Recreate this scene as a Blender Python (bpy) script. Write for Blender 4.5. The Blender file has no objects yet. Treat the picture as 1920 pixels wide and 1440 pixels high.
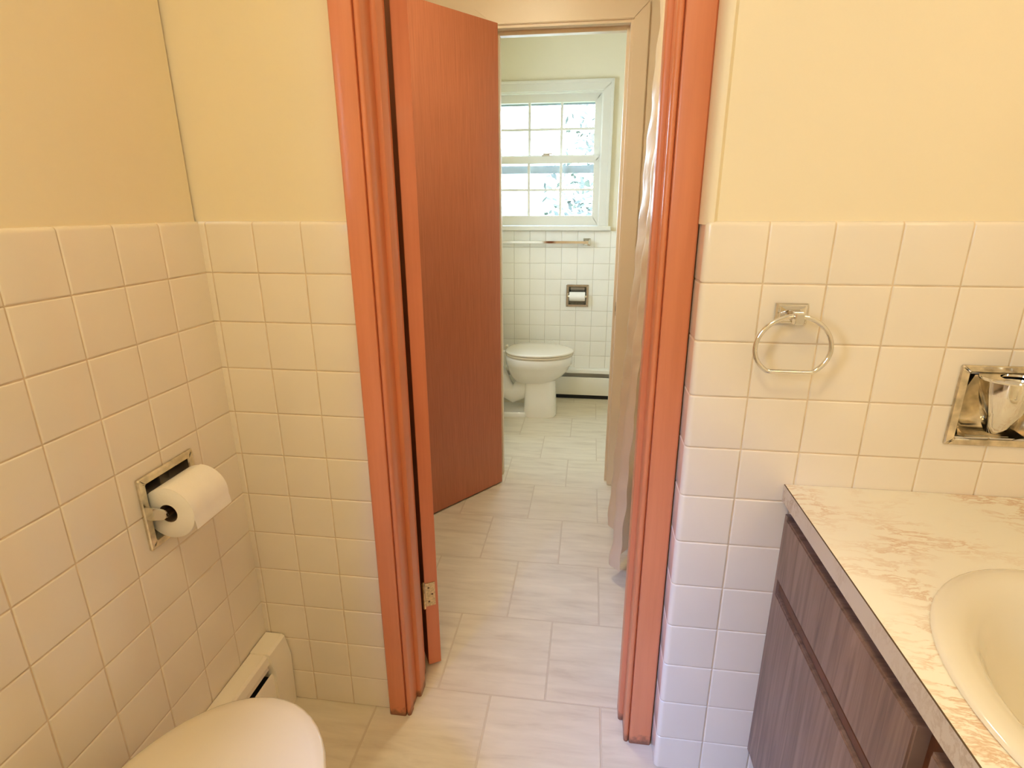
import bpy, bmesh, math, random
from mathutils import Vector, Matrix
R = random.Random(7)
S = bpy.context.scene
COL = S.collection
PI = math.pi

# ------------------------------------------------------------------ helpers
def link(o, parent=None):
    COL.objects.link(o)
    if parent is not None:
        o.parent = parent
        o.matrix_parent_inverse = parent.matrix_world.inverted()
    return o

def obj(name, bm, mats, parent=None, smooth=None, label=None):
    bmesh.ops.recalc_face_normals(bm, faces=bm.faces[:])
    me = bpy.data.meshes.new(name)
    bm.to_mesh(me); bm.free()
    for m in (mats if isinstance(mats, (list, tuple)) else [mats]):
        me.materials.append(m)
    if smooth is not None:
        for p in me.polygons: p.use_smooth = True
        me.set_sharp_from_angle(angle=math.radians(smooth))
    o = link(bpy.data.objects.new(name, me), parent)
    if label: o['label'] = label
    return o

def tag(o, label=None, cat=None, group=None, kind=None):
    if label: o['label'] = label
    if cat: o['category'] = cat
    if group: o['group'] = group
    if kind: o['kind'] = kind
    return o

def thing(name, label, cat, loc=(0, 0, 0), rotz=0, group=None):
    o = bpy.data.objects.new(name, None)
    o.empty_display_size = .05
    COL.objects.link(o)
    o.matrix_world = Matrix.Translation(loc) @ Matrix.Rotation(rotz, 4, 'Z')
    o.location = loc; o.rotation_euler = (0, 0, rotz)
    bpy.context.view_layer.update()
    return tag(o, label, cat, group)

def local(o):
    """parts built in the coordinates of their thing"""
    o.matrix_parent_inverse = Matrix.Identity(4)
    return o

def add_box(bm, x0, x1, y0, y1, z0, z1, mi=0, bev=0, seg=2):
    vs = [bm.verts.new((x, y, z)) for x in (x0, x1) for y in (y0, y1) for z in (z0, z1)]
    q = [(0, 1, 3, 2), (4, 6, 7, 5), (0, 4, 5, 1), (2, 3, 7, 6), (0, 2, 6, 4), (1, 5, 7, 3)]
    fs = [bm.faces.new([vs[i] for i in f]) for f in q]
    for f in fs: f.material_index = mi
    if bev:
        es = {e for f in fs for e in f.edges}
        r = bmesh.ops.bevel(bm, geom=list(es), offset=bev, segments=seg, profile=.5, affect='EDGES')
        for f in r['faces']: f.material_index = mi
    return fs

def box(*a, **k):
    bm = bmesh.new(); add_box(bm, *a, **k); return bm

def add_loft(bm, rings, cap0=True, cap1=True, closed=True, mi=0):
    rv = [[bm.verts.new(p) for p in r] for r in rings]
    n = len(rv[0])
    for a, b in zip(rv, rv[1:]):
        for i in range(n if closed else n - 1):
            j = (i + 1) % n
            f = bm.faces.new((a[i], a[j], b[j], b[i])); f.material_index = mi
    if cap0: bm.faces.new(rv[0][::-1]).material_index = mi
    if cap1: bm.faces.new(rv[-1]).material_index = mi
    return rv

def add_prism(bm, poly, z0, z1, mi=0):
    add_loft(bm, [[(x, y, z0) for x, y in poly], [(x, y, z1) for x, y in poly]], mi=mi)

def add_prism_axis(bm, poly, a0, a1, f, mi=0):
    """poly in 2D, swept from a0 to a1; f maps (p, q, a) to a point"""
    add_loft(bm, [[f(p, q, a0) for p, q in poly], [f(p, q, a1) for p, q in poly]], mi=mi)

def add_tube(bm, pts, r, seg=12, closed=False, mi=0):
    pts = [Vector(p) for p in pts]; n = len(pts)
    rings = []; up = None
    for i, p in enumerate(pts):
        a = pts[(i - 1) % n] if (closed or i > 0) else p
        b = pts[(i + 1) % n] if (closed or i < n - 1) else p
        t = (b - a).normalized()
        if up is None:
            up = t.orthogonal().normalized()
        up = (up - t * up.dot(t)).normalized()
        s = t.cross(up)
        rr = r[i] if isinstance(r, (list, tuple)) else r
        rings.append([p + (up * math.cos(2 * PI * k / seg) + s * math.sin(2 * PI * k / seg)) * rr for k in range(seg)])
    if closed: rings.append(rings[0])
    if closed:
        rv = [[bm.verts.new(q) for q in rg] for rg in rings[:-1]]
        for i in range(n):
            A, B = rv[i], rv[(i + 1) % n]
            for k in range(seg):
                bm.faces.new((A[k], A[(k + 1) % seg], B[(k + 1) % seg], B[k])).material_index = mi
    else:
        add_loft(bm, rings, mi=mi)

def add_lathe(bm, prof, seg=32, f=lambda x, y, z: (x, y, z), mi=0, cap0=False, cap1=False):
    rings = [[f(r * math.cos(2 * PI * k / seg), r * math.sin(2 * PI * k / seg), z) for k in range(seg)] for r, z in prof]
    add_loft(bm, rings, cap0, cap1, mi=mi)

# ------------------------------------------------------------------ materials
def new_mat(name):
    m = bpy.data.materials.new(name); m.use_nodes = True
    nt = m.node_tree; b = nt.nodes['Principled BSDF']
    return m, nt, b

def node(nt, t, **k):
    n = nt.nodes.new(t)
    for a, v in k.items():
        if hasattr(n, a): setattr(n, a, v)
        else: n.inputs[a.replace('_', ' ')].default_value = v
    return n

def simple(name, col, rough=.5, metal=0, var=.04, scale=6, bump=0, bscale=200, coat=0, spec=.5, stretch=(1, 1, 1)):
    m, nt, b = new_mat(name)
    b.inputs['Roughness'].default_value = rough
    b.inputs['Metallic'].default_value = metal
    b.inputs['Coat Weight'].default_value = coat
    b.inputs['Coat Roughness'].default_value = .08
    b.inputs['Specular IOR Level'].default_value = spec
    tc = node(nt, 'ShaderNodeTexCoord')
    mp = node(nt, 'ShaderNodeMapping'); mp.inputs['Scale'].default_value = stretch
    nt.links.new(tc.outputs['Object'], mp.inputs['Vector'])
    nz = node(nt, 'ShaderNodeTexNoise'); nz.inputs['Scale'].default_value = scale; nz.inputs['Detail'].default_value = 4
    nt.links.new(mp.outputs['Vector'], nz.inputs['Vector'])
    rp = node(nt, 'ShaderNodeValToRGB')
    rp.color_ramp.elements[0].position = .3; rp.color_ramp.elements[1].position = .7
    rp.color_ramp.elements[0].color = tuple(c * (1 - var) for c in col) + (1,)
    rp.color_ramp.elements[1].color = tuple(min(1, c * (1 + var)) for c in col) + (1,)
    nt.links.new(nz.outputs['Fac'], rp.inputs['Fac'])
    nt.links.new(rp.outputs['Color'], b.inputs['Base Color'])
    if bump:
        n2 = node(nt, 'ShaderNodeTexNoise'); n2.inputs['Scale'].default_value = bscale; n2.inputs['Detail'].default_value = 3
        nt.links.new(mp.outputs['Vector'], n2.inputs['Vector'])
        bp = node(nt, 'ShaderNodeBump'); bp.inputs['Strength'].default_value = bump; bp.inputs['Distance'].default_value = .002
        nt.links.new(n2.outputs['Fac'], bp.inputs['Height'])
        nt.links.new(bp.outputs['Normal'], b.inputs['Normal'])
    return m

def wood(name, dark, mid, light, rough, grain=(60, 60, 2.2), coat=.0, nscale=1.0, wave=0.0, contrast=(.25, .75), spec=.5):
    m, nt, b = new_mat(name)
    b.inputs['Roughness'].default_value = rough
    b.inputs['Coat Weight'].default_value = coat; b.inputs['Coat Roughness'].default_value = .12
    b.inputs['Specular IOR Level'].default_value = spec
    tc = node(nt, 'ShaderNodeTexCoord')
    mp = node(nt, 'ShaderNodeMapping'); mp.inputs['Scale'].default_value = grain
    nt.links.new(tc.outputs['Object'], mp.inputs['Vector'])
    nz = node(nt, 'ShaderNodeTexNoise'); nz.inputs['Scale'].default_value = nscale; nz.inputs['Detail'].default_value = 6
    nz.inputs['Roughness'].default_value = .62; nz.inputs['Distortion'].default_value = wave
    nt.links.new(mp.outputs['Vector'], nz.inputs['Vector'])
    rp = node(nt, 'ShaderNodeValToRGB'); cr = rp.color_ramp
    cr.elements[0].position = contrast[0]; cr.elements[1].position = contrast[1]
    cr.elements[0].color = dark + (1,); cr.elements[1].color = light + (1,)
    e = cr.elements.new(.5); e.color = mid + (1,)
    nt.links.new(nz.outputs['Fac'], rp.inputs['Fac'])
    # broad patches of tone
    n2 = node(nt, 'ShaderNodeTexNoise'); n2.inputs['Scale'].default_value = 3.0
    nt.links.new(tc.outputs['Object'], n2.inputs['Vector'])
    mx = node(nt, 'ShaderNodeMixRGB', blend_type='MULTIPLY'); mx.inputs['Fac'].default_value = .25
    r2 = node(nt, 'ShaderNodeValToRGB'); r2.color_ramp.elements[0].color = (.7, .68, .66, 1); r2.color_ramp.elements[0].position = .3; r2.color_ramp.elements[1].position = .7
    nt.links.new(n2.outputs['Fac'], r2.inputs['Fac'])
    nt.links.new(rp.outputs['Color'], mx.inputs['Color1']); nt.links.new(r2.outputs['Color'], mx.inputs['Color2'])
    nt.links.new(mx.outputs['Color'], b.inputs['Base Color'])
    bp = node(nt, 'ShaderNodeBump'); bp.inputs['Strength'].default_value = .08; bp.inputs['Distance'].default_value = .001
    nt.links.new(nz.outputs['Fac'], bp.inputs['Height']); nt.links.new(bp.outputs['Normal'], b.inputs['Normal'])
    return m

M = {}
M['paint'] = simple('cream_wall_paint', (.80, .705, .50), .62, var=.02, scale=3, bump=.12, bscale=90)
M['paint_far'] = simple('pale_wall_paint', (.79, .72, .55), .6, var=.02, scale=3, bump=.08, bscale=90)
M['ceil'] = simple('ceiling_paint', (.82, .78, .68), .8, var=.02)
M['tile'] = simple('almond_glazed_tile', (.80, .725, .60), .16, var=.025, scale=5, coat=.25)
M['tile_far'] = simple('white_glazed_tile', (.85, .82, .73), .16, var=.02, scale=5, coat=.25)
M['grout'] = simple('tan_grout', (.66, .535, .37), .85, var=.15, scale=25)
M['grout_far'] = simple('pale_grout', (.55, .50, .40), .85, var=.12, scale=25)
M['trimpaint'] = simple('peach_trim_paint', (.74, .62, .46), .38, var=.03, scale=4)
M['white'] = simple('white_window_paint', (.72, .69, .60), .4, var=.02, scale=8)
M['porcelain'] = simple('white_porcelain', (.84, .82, .77), .08, var=.01, coat=.5)
M['seat'] = simple('white_enamel_seat', (.70, .62, .49), .18, var=.01, coat=.3)
M['sink'] = simple('cream_porcelain', (.74, .68, .55), .1, var=.01, coat=.4)
M['chrome'] = simple('polished_chrome', (.80, .78, .73), .07, metal=1, var=.03, scale=30)
M['satin'] = simple('satin_chrome', (.62, .60, .55), .22, metal=1, var=.06, scale=60)
M['pitted'] = simple('pitted_chrome', (.74, .67, .54), .17, metal=1, var=.28, scale=45)
M['brass'] = simple('dull_brass', (.66, .50, .26), .3, metal=1, var=.25, scale=160)
M['heater'] = simple('cream_enamelled_steel', (.85, .79, .66), .4, var=.02)
M['heater_far'] = simple('white_enamelled_steel', (.80, .77, .68), .4, var=.02)
M['black'] = simple('black_gap_shade', (.012, .011, .010), .8, var=.1)  # black in place of shade inside the heater gaps and latch hole
M['fin'] = simple('aluminium_fins', (.62, .60, .55), .35, metal=1, var=.1, scale=40)
M['paper'] = simple('toilet_paper', (.86, .82, .75), .95, var=.02, scale=20, bump=.15, bscale=260)
M['card'] = simple('brown_cardboard', (.16, .10, .06), .9, var=.15, scale=30)
M['casing'] = wood('red_stained_trim', (.61, .200, .085), (.66, .222, .098), (.70, .245, .110), .36, grain=(50, 50, 2.5), coat=.18, spec=.4)
def scuff(m):
    nt = m.node_tree; b = nt.nodes['Principled BSDF']; src = b.inputs['Base Color'].links[0].from_socket
    tc = node(nt, 'ShaderNodeTexCoord'); sp = node(nt, 'ShaderNodeSeparateXYZ'); nt.links.new(tc.outputs['Object'], sp.inputs[0])
    nz = node(nt, 'ShaderNodeTexNoise'); nz.inputs['Scale'].default_value = 55; nz.inputs['Detail'].default_value = 4; nt.links.new(tc.outputs['Object'], nz.inputs['Vector'])
    mr = node(nt, 'ShaderNodeMapRange'); mr.inputs['From Min'].default_value = .0; mr.inputs['From Max'].default_value = .05; mr.inputs['To Min'].default_value = .42; mr.inputs['To Max'].default_value = -.35
    nt.links.new(sp.outputs['Z'], mr.inputs['Value'])
    ad = node(nt, 'ShaderNodeMath', operation='ADD'); nt.links.new(nz.outputs['Fac'], ad.inputs[0]); nt.links.new(mr.outputs[0], ad.inputs[1])
    rp = node(nt, 'ShaderNodeValToRGB'); rp.color_ramp.elements[0].position = .5; rp.color_ramp.elements[1].position = .85
    rp.color_ramp.elements[1].color = (.75, .75, .75, 1); nt.links.new(ad.outputs[0], rp.inputs['Fac'])
    mx = node(nt, 'ShaderNodeMixRGB'); mx.inputs['Color2'].default_value = (.12, .06, .035, 1)
    nt.links.new(rp.outputs['Color'], mx.inputs['Fac']); nt.links.new(src, mx.inputs['Color1']); nt.links.new(mx.outputs['Color'], b.inputs['Base Color'])
scuff(M['casing'])
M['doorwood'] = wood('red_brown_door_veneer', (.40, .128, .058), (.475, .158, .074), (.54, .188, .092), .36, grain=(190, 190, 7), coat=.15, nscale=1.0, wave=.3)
M['doorshade'] = wood('shade_darkened_veneer', (.24, .075, .034), (.29, .095, .044), (.34, .118, .056), .75, grain=(190, 190, 7), spec=.1)  # leaf faces darkened so the gap beside the hinge reads as shade
M['doorred'] = wood('red_door_edge', (.66, .21, .098), (.70, .235, .112), (.74, .26, .125), .4, grain=(60, 60, 3), coat=.1)
M['vanity'] = wood('walnut_woodgrain_laminate', (.12, .070, .055), (.22, .135, .105), (.32, .21, .168), .33, grain=(1, 42, 2.2), nscale=1.0, wave=1.4, contrast=(.3, .7))
M['vanity_dark'] = wood('dark_walnut_edge', (.065, .020, .008), (.115, .037, .014), (.16, .055, .022), .45, grain=(30, 30, 30))
M['seam'] = simple('brown_laminate_seam', (.10, .055, .02), .6)

def laminate(name, base, lo, k=1.0):
    m, nt, b = new_mat(name)
    b.inputs['Roughness'].default_value = .3
    tc = node(nt, 'ShaderNodeTexCoord')
    mp = node(nt, 'ShaderNodeMapping'); mp.inputs['Rotation'].default_value = (.0, .0, .62); mp.inputs['Scale'].default_value = (7.5, 30, 18)
    nt.links.new(tc.outputs['Object'], mp.inputs['Vector'])
    dz = node(nt, 'ShaderNodeTexNoise'); dz.inputs['Scale'].default_value = 18.0
    nt.links.new(tc.outputs['Object'], dz.inputs['Vector'])
    add = node(nt, 'ShaderNodeMixRGB', blend_type='ADD'); add.inputs['Fac'].default_value = .9
    nt.links.new(mp.outputs['Vector'], add.inputs['Color1']); nt.links.new(dz.outputs['Color'], add.inputs['Color2'])
    n1 = node(nt, 'ShaderNodeTexNoise'); n1.inputs['Scale'].default_value = 1.3; n1.inputs['Detail'].default_value = 5; n1.inputs['Roughness'].default_value = .68
    nt.links.new(add.outputs['Color'], n1.inputs['Vector'])
    r1 = node(nt, 'ShaderNodeValToRGB'); r1.color_ramp.elements[0].position = .425; r1.color_ramp.elements[1].position = .535
    r1.color_ramp.elements[0].color = (0, 0, 0, 1); r1.color_ramp.elements[1].color = (0, 0, 0, 1)
    e = r1.color_ramp.elements.new(.48); e.color = (1, 1, 1, 1)
    nt.links.new(n1.outputs['Fac'], r1.inputs['Fac'])
    n2 = node(nt, 'ShaderNodeTexNoise'); n2.inputs['Scale'].default_value = 5.0; n2.inputs['Detail'].default_value = 3
    nt.links.new(tc.outputs['Object'], n2.inputs['Vector'])
    r2 = node(nt, 'ShaderNodeValToRGB'); r2.color_ramp.elements[0].position = .43; r2.color_ramp.elements[1].position = .62
    nt.links.new(n2.outputs['Fac'], r2.inputs['Fac'])
    mu = node(nt, 'ShaderNodeMath', operation='MULTIPLY')
    nt.links.new(r1.outputs['Color'], mu.inputs[0]); nt.links.new(r2.outputs['Color'], mu.inputs[1])
    m2 = node(nt, 'ShaderNodeMath', operation='MULTIPLY'); m2.inputs[1].default_value = .75 * k
    nt.links.new(mu.outputs[0], m2.inputs[0])
    mx = node(nt, 'ShaderNodeMixRGB'); mx.inputs['Color1'].default_value = base + (1,); mx.inputs['Color2'].default_value = lo + (1,)
    nt.links.new(m2.outputs[0], mx.inputs['Fac']); nt.links.new(mx.outputs['Color'], b.inputs['Base Color'])
    return m
M['counter'] = laminate('veined_cream_laminate', (.83, .78, .65), (.58, .33, .15))
M['edge'] = laminate('shade_grey_edge', (.60, .53, .46), (.36, .24, .15))  # counter laminate greyed, the front edge's shade put into its colour

def floor_mat():
    m, nt, b = new_mat('pale_stone_floor_tile')
    b.inputs['Roughness'].default_value = .42
    tc = node(nt, 'ShaderNodeTexCoord')
    mp = node(nt, 'ShaderNodeMapping'); mp.inputs['Location'].default_value = (-.608 + .31 * 10, -.083 + .319 * 10, 0)
    nt.links.new(tc.outputs['Object'], mp.inputs['Vector'])
    br = node(nt, 'ShaderNodeTexBrick'); br.offset = .5; br.offset_frequency = 2
    br.inputs['Scale'].default_value = 1; br.inputs['Brick Width'].default_value = .31; br.inputs['Row Height'].default_value = .319
    br.inputs['Mortar Size'].default_value = .0030; br.inputs['Mortar Smooth'].default_value = .3
    br.inputs['Color1'].default_value = (0, 0, 0, 1); br.inputs['Color2'].default_value = (1, 1, 1, 1); br.inputs['Mortar'].default_value = (.5, .5, .5, 1)
    nt.links.new(mp.outputs['Vector'], br.inputs['Vector'])
    # streaky veins, shifted from tile to tile
    m2 = node(nt, 'ShaderNodeMapping'); m2.inputs['Rotation'].default_value = (0, 0, -.28); m2.inputs['Scale'].default_value = (3.2, 22, 1)
    nt.links.new(tc.outputs['Object'], m2.inputs['Vector'])
    n1 = node(nt, 'ShaderNodeTexNoise', noise_dimensions='4D'); n1.inputs['Scale'].default_value = 1.5; n1.inputs['Detail'].default_value = 5; n1.inputs['Roughness'].default_value = .6; n1.inputs['Distortion'].default_value = .5
    nt.links.new(m2.outputs['Vector'], n1.inputs['Vector'])
    mw = node(nt, 'ShaderNodeMath', operation='MULTIPLY'); mw.inputs[1].default_value = 9
    nt.links.new(br.outputs['Color'], mw.inputs[0]); nt.links.new(mw.outputs[0], n1.inputs['W'])
    rp = node(nt, 'ShaderNodeValToRGB'); cr = rp.color_ramp
    cr.elements[0].position = .3; cr.elements[0].color = (.58, .50, .375, 1)
    cr.elements[1].position = .68; cr.elements[1].color = (.73, .655, .51, 1)
    e = cr.elements.new(.46); e.color = (.66, .585, .45, 1)
    nt.links.new(n1.outputs['Fac'], rp.inputs['Fac'])
    mx = node(nt, 'ShaderNodeMixRGB'); mx.inputs['Color2'].default_value = (.60, .51, .38, 1)
    nt.links.new(br.outputs['Fac'], mx.inputs['Fac']); nt.links.new(rp.outputs['Color'], mx.inputs['Color1'])
    nt.links.new(mx.outputs['Color'], b.inputs['Base Color'])
    iv = node(nt, 'ShaderNodeMath', operation='SUBTRACT'); iv.inputs[0].default_value = 1
    nt.links.new(br.outputs['Fac'], iv.inputs[1])
    bp = node(nt, 'ShaderNodeBump'); bp.inputs['Strength'].default_value = .6; bp.inputs['Distance'].default_value = .002
    nt.links.new(iv.outputs[0], bp.inputs['Height']); nt.links.new(bp.outputs['Normal'], b.inputs['Normal'])
    return m
M['floor'] = floor_mat()

def glass_mat():
    m, nt, b = new_mat('window_glass')
    nt.nodes.remove(b); out = nt.nodes['Material Output']
    tr = node(nt, 'ShaderNodeBsdfTransparent'); tr.inputs['Color'].default_value = (.96, .98, .98, 1)
    gl = node(nt, 'ShaderNodeBsdfGlossy'); gl.inputs['Roughness'].default_value = .03
    fr = node(nt, 'ShaderNodeFresnel'); fr.inputs['IOR'].default_value = 1.45
    mx = node(nt, 'ShaderNodeMixShader')
    ge = node(nt, 'ShaderNodeNewGeometry'); iv = node(nt, 'ShaderNodeMath', operation='SUBTRACT'); iv.inputs[0].default_value = 1
    mu = node(nt, 'ShaderNodeMath', operation='MULTIPLY')
    nt.links.new(ge.outputs['Backfacing'], iv.inputs[1]); nt.links.new(fr.outputs[0], mu.inputs[0]); nt.links.new(iv.outputs[0], mu.inputs[1])
    nt.links.new(mu.outputs[0], mx.inputs[0]); nt.links.new(tr.outputs[0], mx.inputs[1]); nt.links.new(gl.outputs[0], mx.inputs[2])
    nt.links.new(mx.outputs[0], out.inputs['Surface'])
    return m
M['glass'] = glass_mat()

def curtain_mat():
    m, nt, b = new_mat('translucent_shower_vinyl')
    b.inputs['Base Color'].default_value = (.82, .69, .52, 1); b.inputs['Roughness'].default_value = .32
    out = nt.nodes['Material Output']
    tl = node(nt, 'ShaderNodeBsdfTranslucent'); tl.inputs['Color'].default_value = (.82, .69, .52, 1)
    mx = node(nt, 'ShaderNodeMixShader'); mx.inputs[0].default_value = .15
    tc = node(nt, 'ShaderNodeTexCoord'); nz = node(nt, 'ShaderNodeTexNoise'); nz.inputs['Scale'].default_value = 14
    nt.links.new(tc.outputs['Object'], nz.inputs['Vector'])
    bp = node(nt, 'ShaderNodeBump'); bp.inputs['Strength'].default_value = .5; bp.inputs['Distance'].default_value = .01
    nt.links.new(nz.outputs['Fac'], bp.inputs['Height']); nt.links.new(bp.outputs['Normal'], b.inputs['Normal'])
    nt.links.new(b.outputs[0], mx.inputs[1]); nt.links.new(tl.outputs[0], mx.inputs[2]); nt.links.new(mx.outputs[0], out.inputs['Surface'])
    return m
M['curtain'] = curtain_mat()
M['leaf'] = simple('pale_leaves', (.085, .100, .080), .6, var=.35, scale=3)
M['bark'] = simple('grey_bark', (.25, .21, .17), .9, var=.2)
M['siding'] = simple('white_siding', (.82, .83, .84), .6, var=.02)
M['grass'] = simple('lawn', (.16, .22, .08), .9, var=.25, scale=2)
M['storm'] = simple('grey_blue_storm_frame', (.42, .46, .52), .5, var=.03)
M['rubber'] = simple('off_white_nylon', (.8, .76, .68), .5)

# ------------------------------------------------------------------ measures (metres)
P = .1095                       # wall tile pitch
TT = 1.3023                     # top of the near wainscot
CEIL = 2.42

# ------------------------------------------------------------------ wall tile relief: one connected sheet per wall
def tilefield(name, U, V, place, mats, parent, top=None, seed=1, T=.008, g=.0011, bev=.0042):
    rr = random.Random(seed)
    def coords(J):
        out = []                # (coordinate, distance to joint, tile index)
        for i, (a, b) in enumerate(zip(J, J[1:])):
            ds = [0, g, g + .0008, g + .002, bev]
            w = b - a
            if w < 2.4 * bev: ds = [0, min(g, w * .2)]
            L = [(a + d, d, i) for d in ds] + [(b - d, d, i) for d in reversed(ds)]
            if i: L = L[1:]
            out += L
        return out
    cu, cv = coords(U), coords(V)
    if top:
        last = cv[-1][0]
        cv = [c for c in cv if c[0] < last - top] + [(last - d, .02, len(V) - 2) for d in (top, top * .7, top * .45, top * .25, top * .1, top * .02, 0)]
    def prof(d):
        if d <= g * 1.001: return T - .0019
        k = min(1, (d - g) / (bev - g))
        return T - .0011 * (1 - k) ** 2
    nu, nv = len(U) - 1, len(V) - 1
    tilt = {(i, j): (rr.uniform(-.006, .006), rr.uniform(-.006, .006), rr.uniform(-.00022, .00022)) for i in range(nu) for j in range(nv)}
    bm = bmesh.new(); grid = []
    for (u, du, iu) in cu:
        row = []
        for (v, dv, iv) in cv:
            h = min(prof(du), prof(dv))
            if du > g * 1.001 and dv > g * 1.001:
                a, b, c = tilt[iu, iv]
                h += a * (u - (U[iu] + U[iu + 1]) / 2) + b * (v - (V[iv] + V[iv + 1]) / 2) + c
            if top:
                d = cv[-1][0] - v
                if d < top: h *= math.sqrt(max(0, 1 - ((top - d) / top) ** 2))
            row.append(bm.verts.new(place(u, v, h)))
        grid.append(row)
    for i in range(len(cu) - 1):
        for j in range(len(cv) - 1):
            f = bm.faces.new((grid[i][j], grid[i + 1][j], grid[i + 1][j + 1], grid[i][j + 1]))
            gm = max(cu[i][1], cu[i + 1][1]) <= g * 1.001 or max(cv[j][1], cv[j + 1][1]) <= g * 1.001
            f.material_index = 1 if gm else 0
    return obj(name, bm, mats, parent, smooth=50)

def wallbox(name, boxes, mat, label=None):
    bm = bmesh.new()
    for b in boxes: add_box(bm, *b)
    return tag(obj(name, bm, mat), label, kind='structure')

def wall_with_holes(name, us, vs, holes, place, thick, mat, label=None):
    """sheet of cells with openings, given thickness"""
    bm = bmesh.new()
    ring = {}
    def vert(i, j, k):
        if (i, j, k) not in ring: ring[i, j, k] = bm.verts.new(place(us[i], vs[j], thick * k))
        return ring[i, j, k]
    cell = {(i, j) for i in range(len(us) - 1) for j in range(len(vs) - 1)
            if not any(h[0] <= (us[i] + us[i + 1]) / 2 <= h[1] and h[2] <= (vs[j] + vs[j + 1]) / 2 <= h[3] for h in holes)}
    for (i, j) in cell:
        for k in (0, 1):
            bm.faces.new([vert(i, j, k), vert(i + 1, j, k), vert(i + 1, j + 1, k), vert(i, j + 1, k)])
        for (di, dj, a, b) in ((-1, 0, (i, j), (i, j + 1)), (1, 0, (i + 1, j), (i + 1, j + 1)), (0, -1, (i, j), (i + 1, j)), (0, 1, (i, j + 1), (i + 1, j + 1))):
            if (i + di, j + dj) not in cell:
                bm.faces.new([vert(*a, 0), vert(*b, 0), vert(*b, 1), vert(*a, 1)])
    return tag(obj(name, bm, mat), label, kind='structure')

# ------------------------------------------------------------------ shell
bm = box(-1.6, 2.1, -2.3, 2.95, -.06, 0)
tag(obj('floor', bm, M['floor']), 'floor of pale streaked stone tiles in a half offset pattern', kind='structure')
bm = bmesh.new()
for b in ((-.13, 1.92, -2.17, .13), (-.17, 1.92, .13, 1.54), (-.07, 1.47, 1.54, 2.93)): add_box(bm, *b, CEIL, CEIL + .06)
tag(obj('ceiling', bm, M['ceil']), 'plain painted ceiling', kind='structure')

# near bathroom: left wall x = 0 (tile face), front wall y = 0, bump-out on the right at y = -.077
WA = (-1.70, -1.12, 1.34, 1.95)  # unseen window added in the left wall behind the viewer
HY, HZ = -.2255, .7575          # near paper holder
CUX, CUZ = 1.5935, .9775        # tumbler holder
FX, FZ = .762, .740             # far paper holder
HO = .0615                      # half width of a recess
def cut_rect(o, ax, c, cz, h=HO):
    """open a square hole in a wall sheet"""
    bm = bmesh.new(); bm.from_mesh(o.data)
    n = Vector((1, 0, 0)) if ax == 0 else Vector((0, 1, 0))
    for nn, cc in ((n, c), (Vector((0, 0, 1)), cz)):
        for s in (-1, 1):
            bmesh.ops.bisect_plane(bm, geom=bm.verts[:] + bm.edges[:] + bm.faces[:], plane_co=nn * (cc + s * h), plane_no=nn)
    kill = [f for f in bm.faces if abs(f.calc_center_median()[ax] - c) < h and abs(f.calc_center_median().z - cz) < h]
    bmesh.ops.delete(bm, geom=kill, context='FACES')
    bm.to_mesh(o.data); bm.free()
wl = wall_with_holes('wall_left', [-2.05, WA[0], WA[1], HY - HO, HY + HO, .0], [0, HZ - HO, HZ + HO, WA[2], WA[3], CEIL], [WA, (HY - HO, HY + HO, HZ - HO, HZ + HO)],
                     lambda u, v, k: (-.008 - k, u, v), .12, M['paint'], 'cream painted left wall of the near bathroom above almond tile')
rowsz = [0] + [TT - r * P for r in range(11, 0, -1)] + [TT]
wt = tilefield('tile_wainscot', [-.004] + [.0044 + c * P * 1.017 for c in range(1, 11)], rowsz, lambda u, v, h: (-.008 + h, -u, v), [M['tile'], M['grout']], wl, top=.0085, seed=3)
cut_rect(wt, 1, HY, HZ)
wf = wall_with_holes('wall_front', [-.13, .40, .978, 1.047, 1.92], [0, 2.04, CEIL], [(.40, .978, -1, 2.04)],
                     lambda u, v, k: (u, .008 + k, v), .122, M['paint'], 'cream painted wall around the near doorway')
tilefield('tile_wainscot', [-.004, .0136] + [.0136 + c * P for c in range(1, 4)], rowsz, lambda u, v, h: (u, .008 - h, v), [M['tile'], M['grout']], wf, top=.0085, seed=4)
# bump-out with rounded tile corner and painted corner bead
wr = wall_with_holes('wall_front_right', [1.0555, CUX - HO, CUX + HO, 1.80], [0, CUZ - HO, CUZ + HO, CEIL], [(CUX - HO, CUX + HO, CUZ - HO, CUZ + HO)],
                     lambda u, v, k: (u, -.069 + k, v), .077, M['paint'], 'cream painted wall with towel ring, standing forward right of the doorway')
CR = .012; CX, CY = 1.0467 + CR, -.077 + CR
ARC = CR * PI / 2; RET = .060
def pathpt(s, h):
    d = h - .008
    if s < RET:            # return face, facing -x
        return (1.0467 - d, CY + (RET - s), )
    s -= RET
    if s < ARC:
        a = PI + s / CR     # from -x towards -y
        return (CX + (CR + d) * math.cos(a), CY + (CR + d) * math.sin(a))
    s -= ARC
    return (CX + s, -.077 - d)
def toS(x): return RET + ARC + (x - CX)
def place_r(u, v, h): x, y = pathpt(u, h); return (x, y, v)
Ur = [0] + [toS(1.15603 + c * P) for c in range(0, 6)]
rz = [0] + [TT + .0016 - r * P for r in range(11, 0, -1)] + [TT + .0016]
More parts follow.
